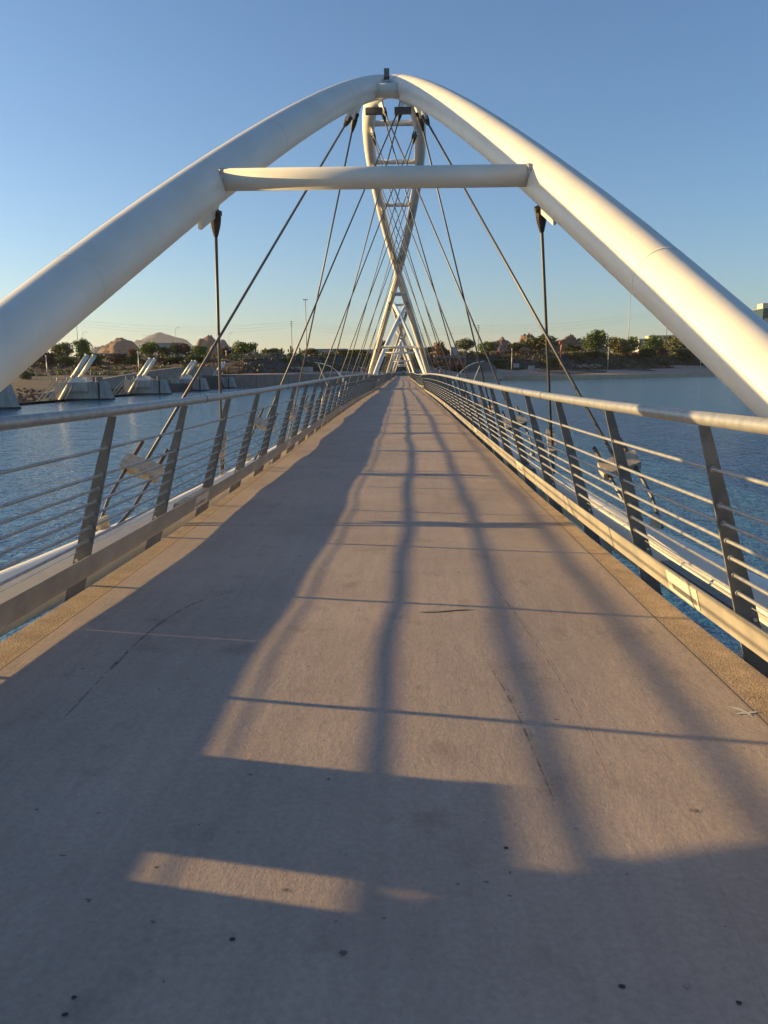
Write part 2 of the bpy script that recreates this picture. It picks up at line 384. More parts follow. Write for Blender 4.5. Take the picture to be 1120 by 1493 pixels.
mound('mountain', 400, 130, 513, 541, 6000, HILL, 15, .8, .16, 4)
mound('butte', 180, 96, 491, 541, 1900, ROCK, 5, .85, .13, 2)
mound('butte', 309, 84, 489, 541, 1900, ROCK, 6, .9, .16, 2)
mound('butte', 328, 66, 495, 541, 2100, HILL, 7, .8, .12, 3)
for a in ((731, 80, 492, 8, .7), (768, 34, 489, 9, 2.2), (788, 66, 488, 10, .9), (815, 60, 496, 11, .9), (829, 34, 490, 12, 1.8), (846, 66, 494, 13, 1.2), (870, 60, 502, 17, 1.0)):
    mound('butte', a[0], a[1], a[2], 541, 1250, ROCK, a[3], a[4]*1.2, .12, 2)

# ------------------------------------------------------------------ bridge deck
deck = tag(empty('bridge_deck', (0, PIER0, 0)), 'long grey-brown concrete footbridge deck running straight to the far shore', 'bridge deck')
DL = (0, -PIER0, 0)
END = PIER0+4*PITCH+3; gap = .004
cuts = [PIER0-9]
for k in range(4):
    cuts += [PIER0+k*PITCH]+[PIER0+k*PITCH+10+62.2/13*i for i in range(14)]
cuts += [PIER0+4*PITCH, END]
for ya_, yb_ in zip(cuts, cuts[1:]):
    y0, y1 = ya_+gap, yb_-gap; near = y0 < 40
    ny = int((y1-y0)*3) if near else max(4, int((y1-y0)*.9)); nxx = 21 if near else 7
    rows = []; mb = MB(); edge = []
    for j in range(ny+1):
        Y = y0+(y1-y0)*j/ny; hw = HALF+flare(Y)
        for i in range(nxx+1):
            s_ = i/nxx*2-1; x = math.copysign(abs(s_)**.8, s_)*hw; mb.v.append((x, Y, zsurf(x, Y))); edge.append(hw-abs(x))
    N = nxx+1
    for j in range(ny):
        for i in range(nxx): mb.f.append((j*N+i, j*N+i+1, (j+1)*N+i+1, (j+1)*N+i))
    # skirt
    T = len(mb.v); ring = [(0, i) for i in range(N)]+[(j, N-1) for j in range(1, ny+1)]+[(ny, i) for i in range(N-2, -1, -1)]+[(j, 0) for j in range(ny-1, 0, -1)]
    for j, i in ring:
        v = mb.v[j*N+i]; mb.v.append((v[0], v[1], v[2]-.22)); edge.append(edge[j*N+i])
    K = len(ring)
    for k in range(K):
        a, b = ring[k], ring[(k+1) % K]; mb.f.append((b[0]*N+b[1], a[0]*N+a[1], T+k, T+(k+1) % K))
    mb.f.append(tuple(T+k for k in reversed(range(K))))
    me = mb.mesh('deck_slab', DECK)
    ob('deck_slab', me, deck, DL)
for k in range(5):
    Y = PIER0+k*PITCH; hw = HALF+flare(Y)
    MB().box(-hw-.02, hw+.02, Y-.10, Y+.10, zdeck(Y)-.05, zdeck(Y)+.022).build('expansion_joint', TOE, deck, loc=DL)
    for s in (-1, 1):
        MB().box(min(s*(hw-.35), s*(hw+.05)), max(s*(hw-.35), s*(hw+.05)), Y-.5, Y+.5, zdeck(Y)+.003, zdeck(Y)+.10).build('kerb_end', PLATE, deck, loc=DL)
# girders under the deck edge
for s in (-1, 1):
    a = MB(); Ys = [PIER0-9+i*1.6 for i in range(int((END-PIER0+9)/1.6))]
    for Ya, Yb in zip(Ys, Ys[1:]):
        xa, xb = s*(HALF+flare(Ya)-.05), s*(HALF+flare(Yb)-.05); za, zb = zdeck(Ya)-.235, zdeck(Yb)-.235
        a.hexa([(xa-.06, Ya, za-.4), (xa+.06, Ya, za-.4), (xb+.06, Yb, zb-.4), (xb-.06, Yb, zb-.4), (xa-.06, Ya, za), (xa+.06, Ya, za), (xb+.06, Yb, zb), (xb-.06, Yb, zb)])
    a.build('edge_girder', BEIGE, deck, loc=DL)

def dsurf(P): return (P[0], P[1], zsurf(P[0], P[1])+.003)
def decal(name, pts, wid, m):
    pts = [Vector(p) for p in pts]; out = []
    # catmull resample
    for i in range(len(pts)-1):
        p0, p1, p2, p3 = pts[max(i-1, 0)], pts[i], pts[i+1], pts[min(i+2, len(pts)-1)]
        for k in range(7):
            t = k/7; out.append(.5*((2*p1)+(p2-p0)*t+(2*p0-5*p1+4*p2-p3)*t*t+(3*p1-p0-3*p2+p3)*t**3))
    out.append(pts[-1]); A, B = [], []
    for i, p in enumerate(out):
        t = (out[min(i+1, len(out)-1)]-out[max(i-1, 0)]).normalized(); n_ = Vector((-t.y, t.x))
        f = (1-abs(i/(len(out)-1)*2-1)**3)*wid/2*(.7+.6*abs(noise.noise(Vector((i*.7, p.x, p.y)))*1.5))+.0008
        A.append(dsurf(p+n_*f)); B.append(dsurf(p-n_*f))
    MB().ribbon(B, A).build(name, m, deck, loc=DL)
decal('tyre_mark', [(-1.46, 3.6), (-1.47, 4.4), (-1.45, 5.15), (-1.33, 5.7), (-1.05, 6.1)], .018, SCUFF)
decal('tyre_mark', [(.80, 4.6), (.86, 4.15), (.90, 3.7), (.92, 3.2), (.93, 2.9)], .012, SCUFF)
decal('tyre_mark', [(.42, 5.46), (.55, 5.46), (.70, 5.5), (.85, 5.52)], .02, TARP)
decal('tyre_mark', [(1.05, 6.4), (1.15, 5.2), (1.22, 4.0), (1.2, 3.0)], .006, SCUFF)
decal('paint_mark', [(2.03, 3.83), (2.08, 3.78), (2.10, 3.72)], .03, PLATE); decal('paint_mark', [(2.03, 3.74), (2.09, 3.75), (2.15, 3.76)], .02, PLATE)
rg = random.Random(5)
def spot(px_, py_, r, m=TARP):
    d = FW+RT2*((px_-560)/FPX)-UP2*((py_-746.5)/FPX); P = CAM+d*((zdeck(2.2)-CZ)/d.z)
    for _ in range(4): P = CAM+d*((zsurf(P.x, P.y)-CZ)/d.z)
    n_ = 11; mb = MB(); k = rg.random()*9
    mb.v = [(P.x, P.y, zsurf(P.x, P.y)+.0045)]+[dsurf((P.x+math.cos(a)*r*(1+.35*noise.noise(Vector((math.cos(a)*1.5, math.sin(a)*1.5, k)))), P.y+math.sin(a)*r*.8)) for a in [i*2*math.pi/n_ for i in range(n_)]]
    mb.f = [(0, 1+i, 1+(i+1) % n_) for i in range(n_)]; mb.build('gum_spot', m, deck, loc=DL)
for a in ((738, 1237, .010), (339, 1370, .010), (907, 1439, .010), (668, 1290, .004), (233, 910, .010), (341, 907, .007), (275, 990, .006), (121, 975, .008), (915, 1275, .004), (640, 885, .006),
          (1058, 1352, .003), (600, 1400, .002), (108, 1455, .008), (95, 1480, .009), (1077, 1463, .009), (430, 820, .008), (497, 745, .009), (370, 1372, .002), (880, 985, .004), (757, 1220, .0025)): spot(*a)
for a in ((415, 1298, .014), (500, 1390, .014), (1002, 1440, .012), (1012, 1182, .02), (560, 1340, .008), (505, 1247, .012)): spot(*a, SCUFF)

# ------------------------------------------------------------------ railings (per span and side)
RODS = [1.173, .951, .837, .728, .619, .508, .394]
def railing(side, ph):
    """built at true position for the first span; origin at PIER0"""
    root = empty('bridge_railing', (side*2.6, PIER0, 0)); O = (-side*2.6, -PIER0, 0)
    n0 = math.ceil((PIER0+.2-ph)/PS); posts = [ph+PS*(n0+i) for i in range(42)]
    ya, yb = PIER0, PIER0+PITCH
    sam = [ya+PITCH*i/96 for i in range(97)]
    pt = lambda Y, h, dx=0: (side*(lat(Y, h)+dx), Y, zdeck(Y)+h)
    for i, Y in enumerate(posts):
        def sec(h, w_):
            x = lat(Y, h); z = zdeck(Y)+h; return (side*(x-w_*.3), side*(x+w_*.7), z)
        mb = MB(); hs = [(-.34, .15), (.05, .15), (.5, .125), (1.0, .095), (HR-.015, .066)]
        rings = []
        for h, w_ in hs:
            xa, xb, z = sec(h, w_); x0, x1 = min(xa, xb), max(xa, xb); k = len(mb.v); mb.v += [(x0, Y-.008, z), (x1, Y-.008, z), (x1, Y+.008, z), (x0, Y+.008, z)]; rings.append(k)
        for a, b in zip(rings, rings[1:]):
            for q in range(4): mb.f.append((a+q, a+(q+1) % 4, b+(q+1) % 4, b+q))
        mb.f.append(tuple(rings[0]+q for q in (3, 2, 1, 0))); mb.f.append(tuple(rings[-1]+q for q in range(4)))
        p = mb.build('post', POST, root, loc=O)
        if i < 8:
            P = pt(Y, .22, .07); MB().tube([(P[0], Y-.022, P[2]), (P[0], Y+.022, P[2])], .014, 6).build('bolt', PLATE, p)
        if i < 12:
            for h in RODS:
                P = pt(Y, h); MB().tube([(P[0], Y-.024, P[2]), (P[0], Y+.024, P[2])], .019, 8).build('rod_collar', GALV, p)
    MB().tube([pt(Y, HR+.032) for Y in sam], .042, 14).build('top_rail', GALV, root, True, O)
    for k in range(14):
        jn = MB()
        Y = posts[0]+PS*(1.35+3*k); Pa, Pb = pt(Y-.012, HR+.032), pt(Y+.012, HR+.032); jn.tube([Pa, Pb], .0445, 14)
        jn.build('rail_sleeve', DARK, root, loc=O)
    for h in RODS: MB().tube([pt(Y, h) for Y in sam], .0125, 8).build('rod', GALV, root, True, O)
    MB().tube([pt(Y, .300, .06) for Y in sam], .004, 6).build('conduit', GALV, root, True, O)
    # toe plates, 3 bays each
    for k in range(14):
        a, b = posts[0]-PS*.55+k*3*PS+.004, posts[0]-PS*.55+(k+1)*3*PS-.004
        yy = [a+(b-a)*i/6 for i in range(7)]; mb = MB(); i0 = 0
        for Y in yy:
            for h, dx in ((.072, -.052), (.072, -.040), (.268, -.040), (.268, -.052)):
                mb.v.append(pt(Y, h, dx))
        for i in range(6):
            for q in range(4):
                f = (i*4+q, i*4+(q+1) % 4, i*4+4+(q+1) % 4, i*4+4+q); mb.f.append(f if side > 0 else f[::-1])
        mb.f.append((0, 1, 2, 3)); mb.f.append((27, 26, 25, 24)); mb.build('toe_plate', TOE, root, loc=O)
    # low level lights set in the toe plate
    for k in range(11):
        Y = (5.5 if side > 0 else 2.5)+7.13*k
        if Y > yb-1: break
        def face(y0, y1, h0, h1, d, name, m, par=root):
            mb = MB(); P = [pt(y0, h0, -d), pt(y1, h0, -d), pt(y1, h1, -d), pt(y0, h1, -d)]; Q = [pt(y0, h0, -.05), pt(y1, h0, -.05), pt(y1, h1, -.05), pt(y0, h1, -.05)]
            mb.v = P+Q; mb.f = [(0, 1, 2, 3), (7, 6, 5, 4), (0, 4, 5, 1), (1, 5, 6, 2), (2, 6, 7, 3), (3, 7, 4, 0)]
            return mb.build(name, m, par, loc=O if par is root else (0, 0, 0))
        hh = face(Y-.29, Y+.29, .09, .245, .058, 'step_light', PLATE)
        face(Y-.25, Y+.20, .115, .16, .060, 'light_slot', LENS, hh)
        # box behind the plate
        MB().hexa([pt(Y-.75, .16, .0), pt(Y-.75, .16, .09), pt(Y+.55, .16, .09), pt(Y+.55, .16, .0), pt(Y-.75, .25, .0), pt(Y-.75, .25, .09), pt(Y+.55, .25, .09), pt(Y+.55, .25, .0)]).build('cable_box', POST, root, loc=O)
    return root
PS = PITCH/42
tbl = None
pl = railing(-1, 6.23); pr = railing(1, 4.638)
tbl = table()
names = ['nearest', 'second', 'third', 'farthest']
for side, pr_, nm in ((-1, pl, 'left'), (1, pr, 'right')):
    for k in range(4):
        o = pr_ if k == 0 else copy_tree(pr_, tbl)
        o.location.y = PIER0+k*PITCH
        tag(o, '%s stretch of grey steel railing along the %s edge of the bridge deck' % (names[k], nm), 'railing', 'steel railings along the footbridge')
# short return behind the camera so that the rails do not end beside the viewer
# ------------------------------------------------------------------ arch spans
RT_ = .260
def span(detail=True):
    root = empty('arch_span', (0, MID, 0))
    A = lambda s, u: Vector((s*arch(u)[0], u, arch(u)[1]))
    us = [-38.6+i*77.2/90 for i in range(91)]
    tubes = {}
    for s in (1, -1):
        tubes[s] = MB().tube([A(s, u) for u in us], [RT_-.012*max(0, min(3, abs(u)-32.2)) for u in us], 32).build('arch_tube', WHITE, root, True)
    for u in (-30.6, -22, -7.5, 0, 7.5, 22, 30.6):
        x, z = arch(u); r = .122 if abs(u) > 25 else (.15 if abs(u) > 20 else .11)
        dz = -.06 if abs(u) > 25 else .03
        MB().tube([(-abs(x)+.02, u, z-dz), (abs(x)-.02, u, z-dz)], r, 20).build('cross_strut', WHITE, root, True)
    for s in (1, -1):      # welded seams
        for u in (-33.2, -28.4, -24.2, -18.5, -12.5, -4, 4, 12.5, 18.5, 24.2, 28.4, 33.2):
            MB().tube([A(s, u-.012), A(s, u+.012)], RT_+.0009-.012*max(0, abs(u)-32.2), 32).build('weld_seam', WHITE, root, True)
        for u in (-30.6, 30.6):
            x, z = arch(u); e = (abs(x)-RT_*.93)*s
            MB().tube([(e-.012*s, u, z+.06), (e+.03*s, u, z+.06)], .128, 20).build('strut_weld', RUSTY, root, True)
    for s in (1, -1):      # tie tubes along the deck edge
        tp = []
        for i in range(60):
            u = -39.6+i*79.2/59; Y = MID+u; tp.append((s*tiex(u), u, tiez(u)))
        MB().tube(tp, .26, 20).build('tie_tube', WHITE, root, True)
    # saddle boxes at the crossings
    for u in (-21.0, 21.0):
        z = arch(u)[1]
        MB().box(-.09, .03, u-.1, u+.1, z+.20, z+.37).build('lightning_box', POST, root)
        for s in (-1, 1): MB().box(s*.34-.20, s*.34+.20, u+.3*(1 if u < 0 else -1)-.07, u+.3*(1 if u < 0 else -1)+.07, z-.47, z-.34).build('floodlight_bar', POST if u < 0 else WHITE, root)
    nodes = [-30.5+7.625*k for k in range(9)]
    for s in (1, -1):      # s=1: the arch whose feet are on the left serves the left edge
        edge = -s
        for k in range(8):
            for typ in (0, 1):
                if typ == 0: b0, nd, off = (8.8+8.07*k)-MID, nodes[k+1], -.33
                else: b0, nd, off = (14.5+8.07*k)-MID, nodes[k], .33
                un = nd+off; ax = A(s, un); t = (A(s, un+.1)-A(s, un-.1)).normalized()
                base = Vector((edge*(tiex(b0)+.10), b0, tiez(b0)+.2))
                dirv = (base-ax).normalized(); pe = (dirv-t*dirv.dot(t)).normalized()
                top = ax+pe*(RT_+.20); d = (base-top).normalized(); Lc = (base-top).length
                yk = top+d*(Lc-1.05)
                h = MB().tube([top+d*.34, yk], .021, 8).build('hanger_cable', CABLE, root, True)
                sx = d.cross(Vector((0, 1, 0))).normalized() if typ == 0 else d.cross(Vector((1, 0, 0))).normalized()
                sz = d.cross(sx).normalized()
                MB().obox(yk, sx*.24, sz*.075, d*.105).build('yoke', YOKE, h)
                for q in (-1, 1):
                    MB().tube([yk-d*.40+sx*.17*q, yk+sx*.17*q+d*.14], .025, 8).build('threaded_rod', RUST, h)
                    MB().tube([yk+d*.1+sx*.17*q, yk+d*.6+sx*.16*q, yk+d*1.05+sx*.08*q], .022, 8).build('anchor_rod', CABLE, h)
                # fork at the top and fin plate on the arch
                MB().tube([top-d*.02, top+d*.09, top+d*.20, top+d*.36], [.055, .072, .062, .03], 10).build('fork_socket', DARK, h)
                MB().obox(top-d*.0+t*0, t.cross(d).normalized()*.075, t*.035, d*.035).build('fork_pin', DARK, h)
                fr = ax+pe*(RT_-.03); fl_ = fr+t*(.42 if typ else -.42)*(-1)
                nrm_ = t.cross(pe).normalized()*.02
                q0, q1, q2, q3 = ax+pe*(RT_-.05)+t*.42, ax+pe*(RT_-.05)-t*.30, ax+pe*(RT_+.28)-t*.22, ax+pe*(RT_+.28)+t*.22
                if abs(nd) > 29: q0, q2, q3 = ax+pe*(RT_-.05)-t*.62, ax+pe*(RT_+.26)-t*.02, ax+pe*(RT_+.26)-t*.50; q1 = ax+pe*(RT_-.05)+t*.2; q0, q1, q2, q3 = q1, q0, q3, q2
                MB().hexa([q0-nrm_, q1-nrm_, q2-nrm_, q3-nrm_, q0+nrm_, q1+nrm_, q2+nrm_, q3+nrm_]).build('fin_plate', WHITE, h)
                # anchor lug on the tie tube
                MB().obox(base+Vector((0, 0, -.02)), (0, 0, .20), (0, .13, 0), (.022, 0, 0)).build('anchor_lug', BEIGE, h)
    # outriggers between girder and tie tube
    for i in range(20):
        u = -38.5+i*3.914*1.035
        if u > 39: break
        Y = MID+u; z = zdeck(Y)-.32
        for s in (-1, 1):
            x0, x1 = s*(HALF+flare(Y)-.3), s*2.95
            MB().box(min(x0, x1), max(x0, x1), u-.05, u+.05, z-.22, z).build('outrigger', WHITE, root)
    return root
sp = span(); tbl = table()
lab = ['nearest crossed white steel arch span rising over the viewer', 'second crossed white arch span, just beyond the first pier', 'third crossed white arch span down the bridge', 'farthest crossed white arch span by the far shore']
for k in range(4):
    o = sp if k == 0 else copy_tree(sp, tbl)
    o.location.y = MID+k*PITCH
    tag(o, lab[k], 'bridge arch', 'crossed arch spans of the footbridge')

# ------------------------------------------------------------------ piers with curved arms
def pier():
    root = empty('bridge_pier', (0, PIER0, WATERZ)); z0 = -WATERZ
    MB().tube([(0, 0, -5), (0, 0, z0-.9)], 1.1, 24).build('column', CONC, root, True)
    MB().box(-3.4, 3.4, -2.2, 2.2, z0-.95, z0-.55).build('pier_cap', CONC, root)
    for s in (-1, 1):
        prof_ = [(5.45, -2.5, .26), (5.5, -.6, .26), (5.58, .4, .25), (5.85, 1.3, .24), (6.4, 2.1, .20), (7.1, 2.68, .16), (7.9, 3.0, .12), (8.85, 3.16, .06)]
        arm = MB()
        for x, z, t in prof_:
            t *= 1.7
            arm.v += [(s*(x-t*.6), -.09, z0+z-t*.4), (s*(x+t*.6), -.09, z0+z+t*.4-.0), (s*(x+t*.6), .09, z0+z+t*.4), (s*(x-t*.6), .09, z0+z-t*.4)]
        n = len(prof_)
        for i in range(n-1):
            for q in range(4):
                f = (i*4+q, i*4+(q+1) % 4, i*4+4+(q+1) % 4, i*4+4+q); arm.f.append(f)
        arm.f.append((3, 2, 1, 0)); arm.f.append(tuple((n-1)*4+q for q in range(4)))
        a = arm.build('curved_arm', WHITE, root)
        MB().tube([(s*8.5, 0, z0+3.0), (s*7.2, 0, z0-.3)], .05, 8).build('stay_rod', GALV, a)
        MB().tube([(s*5.5, 0, z0-2.4), (s*7.3, 0, z0-.35)], .09, 8).build('lower_brace', WHITE, a)
        MB().box(min(s*2.5, s*5.6), max(s*2.5, s*5.6), -.15, .15, z0-1.3, z0-.85).build('cross_beam', WHITE, root)
        MB().box(s*3.38-.40, s*3.38+.40, -4.03, 4.03, z0-.9, z0+.93).build('shading_arch_shoe', WHITE, root)  # arch foot block, made taller and longer to shade the near deck
    return root
pp = pier(); tbl = table()
plab = ['concrete bridge pier beside the viewer with arched white side arms', 'nearest pier ahead with curved white arms reaching out past both railings', 'second pier ahead with small curved white arms', 'third pier ahead with curved white arms, far down the bridge']
for k in range(4):
    o = pp if k == 0 else copy_tree(pp, tbl)
    o.location.y = PIER0+k*PITCH
    tag(o, plab[k], 'bridge pier', 'piers of the footbridge')
# added out-of-view box outside the near left railing (throws the short shadow band over the deck)
caster = tag(empty('shadow_caster_box', (-3.25, 3.42, .2)), 'unseen grey box added to cast a shadow, outside the near left railing beside the arch foot', 'shadow caster')
MB().box(-.16, .16, -.34, .34, -.2, .70).build('caster_body', TOE, caster); MB().box(-.165, .165, -.36, .36, .72, .745).build('caster_lid', GALV, caster)
MB().box(.161, .172, -.30, .30, -.12, .66).build('caster_front', GALV, caster)

# ------------------------------------------------------------------ dam piers with hydraulic rams
def dam_pier():
    root = empty('dam_pier', (-58.7, 117, WATERZ))
    # body (extends downstream in -x), sloping rounded nose towards the lake
    b = MB(); hw = 1.45
    def ring(z, xn):
        return [(-11.5, -hw, z), (xn-2.2, -hw, z), (xn-.7, -hw*.62, z), (xn, 0, z), (xn-.7, hw*.62, z), (xn-2.2, hw, z), (-11.5, hw, z)]
    b.v = ring(-4, .3)+ring(.35, 0)+ring(3.6, -1.0)
    for a in (0, 7):
        for q in range(7): b.f.append((a+q, a+(q+1) % 7, a+7+(q+1) % 7, a+7+q))
    b.f.append(tuple(14+q for q in range(7))); b.build('pier_body', CONC, root)
    MB().box(-2.75, -2.35, -hw-.03, -hw+.1, -1, 3.5).build('stop_log_slot', DARK, root)
    MB().box(-8.6, -4.6, -hw-.75, -hw-.003, 1.75, 3.55).build('bearing_ledge', CONC, root)
    wl = MB(); wl.v = [(x-.0 if i else x, y*1.02, z) for i, (x, y, z) in enumerate(ring(-.3, .21))]+[(x, y*1.02, z) for x, y, z in ring(.30, .17)]
    for q in range(7): wl.f.append((q, (q+1) % 7, 7+(q+1) % 7, 7+q))
    wl.build('waterline_stain', DARK, root)
    MB().box(-6.0, -1.6, -1.1, 1.1, 3.6, 3.72).build('cap_slab', CONC, root)
    MB().box(-4.0, -2.4, -.7, .7, 3.72, 4.6).build('control_box', POST, root)
    rl = MB()
    for x in (-11, -9, -7, -5, -3): rl.tube([(x, -1.4, 3.6), (x, -1.4, 4.6)], .04, 6)
    rl.tube([(-11, -1.4, 4.6), (-1.8, -1.4, 4.6)], .035, 6); rl.tube([(-11, -1.4, 4.1), (-1.8, -1.4, 4.1)], .03, 6)
    rl.build('guard_rail', GALV, root)
    for s in (-1, 1):
        y_ = s*1.8
        br = MB(); 
        br.hexa([(-8.2, y_-.25, 3.5), (-4.5, y_-.25, 3.5), (-4.5, y_+.25, 3.5), (-8.2, y_+.25, 3.5), (-7.9, y_-.22, 4.9), (-6.9, y_-.22, 4.9), (-6.9, y_+.22, 4.9), (-7.9, y_+.22, 4.9)])
        br.build('trunnion_bracket', WHITE, root)
        r1 = MB().tube([(-10.6, y_, -.1), (-7.35, y_, 4.7)], .38, 16).build('ram_barrel_lower', WHITE, root, True)
        r2 = MB().tube([(-7.35, y_, 4.7), (-4.3, y_, 8.75)], .45, 16).build('ram_barrel', WHITE, root, True)
        MB().tube([(-4.3, y_, 8.75), (-4.17, y_, 8.93)], .50, 16).build('end_cap', PLATE, r2)
        MB().tube([(-7.55, y_, 4.45), (-7.2, y_, 4.95)], .5, 16).build('collar', PLATE, r2)
        MB().tube([(-11.0, y_, -.6), (-10.6, y_, -.1)], .55, 12).build('rod_eye', POST, r1)
    MB().tube([(-9.3, -2.3, 0.0), (-7.2, -2.3, 3.4)], .09, 8).build('access_ladder', GALV, root)
    for dx in (0, .8, 2.0, 2.8):
        MB().obox((-13.2+dx, -3.2, 1.35), Vector((2.4, 0, 2.6)), (0, .09, 0), Vector((.08, 0, -.07))).build('gate_guide', BEIGE, root)
    MB().hexa([(-13.2, -18.6, -.6), (-12.6, -18.6, -.6), (-12.6, -1.7, -.6), (-13.2, -1.7, -.6), (-8.8, -18.6, .28), (-8.6, -18.6, .28), (-8.6, -1.7, .28), (-8.8, -1.7, .28)]).build('steel_gate', POST, root)
    MB().hexa([(-13.2, 1.7, -.6), (-12.6, 1.7, -.6), (-12.6, 20.3, -.6), (-13.2, 20.3, -.6), (-8.8, 1.7, .28), (-8.6, 1.7, .28), (-8.6, 20.3, .28), (-8.8, 20.3, .28)]).build('steel_gate', POST, root)
    return root
dp = dam_pier(); tbl = table()
dl = ['nearest dam pier, half hidden by the left arch tube at the frame edge', 'leftmost fully visible dam pier with a pair of white hydraulic rams', 'second fully visible dam pier with white rams, counted from the left', 'middle dam pier with white rams crossed by the slanting near cable',
      'dam pier with white rams beside the upright near hanger cable', 'farthest dam pier with a white ram, joined to the lake wall']
for k in range(6):
    o = dp if k == 0 else copy_tree(dp, tbl)
    o.location = (-58.7, 117+39.1*k, WATERZ)
    tag(o, dl[k], 'dam pier', 'dam piers with hydraulic rams')
MB().box(-75, -66, -100, 275, -7, -3.25).build('dam_sill', CONC)
tag(bpy.data.objects['dam_sill'], kind='structure')

# ------------------------------------------------------------------ plants
def crown_mesh(name, seed, kind, n=900, lobes=7, asp=.8, lo=.12, size=.075, open_=.0):
    """unit crown: width 1 (x,y in -.5..5), height 1"""
    r = random.Random(seed); mb = MB(); L = []
    for i in range(lobes):
        a = r.uniform(0, 6.28); d = r.uniform(.05, .34); h = r.uniform(lo+.12, .82); rr = r.uniform(.13, .26)*(1.15-.35*abs(h-.45))
        L.append((math.cos(a)*d, math.sin(a)*d, h, rr))
    L.append((0, 0, .55, .27)); L.append((r.uniform(-.1, .1), 0, .80, .17))
    tot = sum(l[3]**2 for l in L)
    for lx, ly, lz, lr in L:
        for _ in range(int(n*lr*lr/tot)):
            v = Vector((r.gauss(0, 1), r.gauss(0, 1), r.gauss(0, 1))).normalized()*lr*(r.random()**.38)*r.uniform(.85, 1.22)
            p = Vector((lx, ly, lz))+Vector((v.x, v.y, v.z*1.0))
            if p.z < lo*r.random(): continue
            s_ = size*r.uniform(.5, 1.15); t = Vector((r.gauss(0, 1), r.gauss(0, 1), r.gauss(0, .8))).normalized(); q = t.cross(Vector((r.gauss(0, 1), r.gauss(0, 1), r.gauss(0, 1)))).normalized()
            k = len(mb.v); mb.v += [tuple(p-t*s_), tuple(p+q*s_*.55), tuple(p+t*s_), tuple(p-q*s_*.55)]; mb.f.append((k, k+1, k+2, k+3))
    return mb.mesh(name, LEAF[kind])
def trunk_mesh(seed):
    r = random.Random(seed); mb = MB()
    mb.tube([(0, 0, -.06), (.01, 0, .14), (0, .01, .3)], [.03, .022, .018], 7)
    for i in range(6):
        a = i*1.05+r.random(); mb.tube([(0, 0, .14+.03*i), (math.cos(a)*.12, math.sin(a)*.12, .36+.03*i), (math.cos(a)*.26, math.sin(a)*.26, .58+.04*i)], [.016, .011, .004], 5)
    return mb.mesh('trunk', TRUNK)
TR = [trunk_mesh(i) for i in range(3)]
CR = {}
for kind in LEAF:
    CR[kind] = [crown_mesh('crown', hash(kind) % 50+i*13 if False else len(kind)*5+i*13, kind, 2300, 9, lo=.03, size=.06) for i in range(2)]
    CR[kind+'_tree'] = [crown_mesh('crown', len(kind)*7+i*11+100, kind, 2200, 10, lo=.2, size=.055) for i in range(2)]
CR['dead'] = [crown_mesh('crown', 77+i, 'brown', 900, 8, lo=.05, size=.045) for i in range(2)]
pi_ = 0
def plant(name, px_, ytop, wpx, Y, kind, label, treeform=False, cat=None, group=None):
    global pi_; pi_ += 1
    if px_ > 600 and name != 'x' and kind != 'rust' and ytop < 526:
        dd = 112 if treeform or ytop < 506 else (96 if ytop < 514 else 80)
    elif px_ < 560 and ytop < 530 : dd = 78 if treeform else (70 if px_ > 370 else 46)
    else: dd = None
    if dd:
        for _ in range(12): p = at(px_, 541, Y); Y += (yshore(p.x)+dd-Y)*.6
    p = at(px_, 541, Y); zb = ground(p.x, p.y); zt = at(px_, ytop, Y).z; H = max(1.2, (zt-zb)*1.04); Wd = wpx/FPX*(p-CAM).length*1.05
    root = empty(name, (p.x, p.y, zb-.1)); root.scale = (Wd, Wd, H); root.rotation_euler.z = random.uniform(0, 6.28)
    ob('trunk', TR[pi_ % 3], root); ob('crown', CR[kind+('_tree' if treeform else '')][pi_ % 2], root)
    tag(root, label, cat or ('tree' if treeform else 'bush'), group)
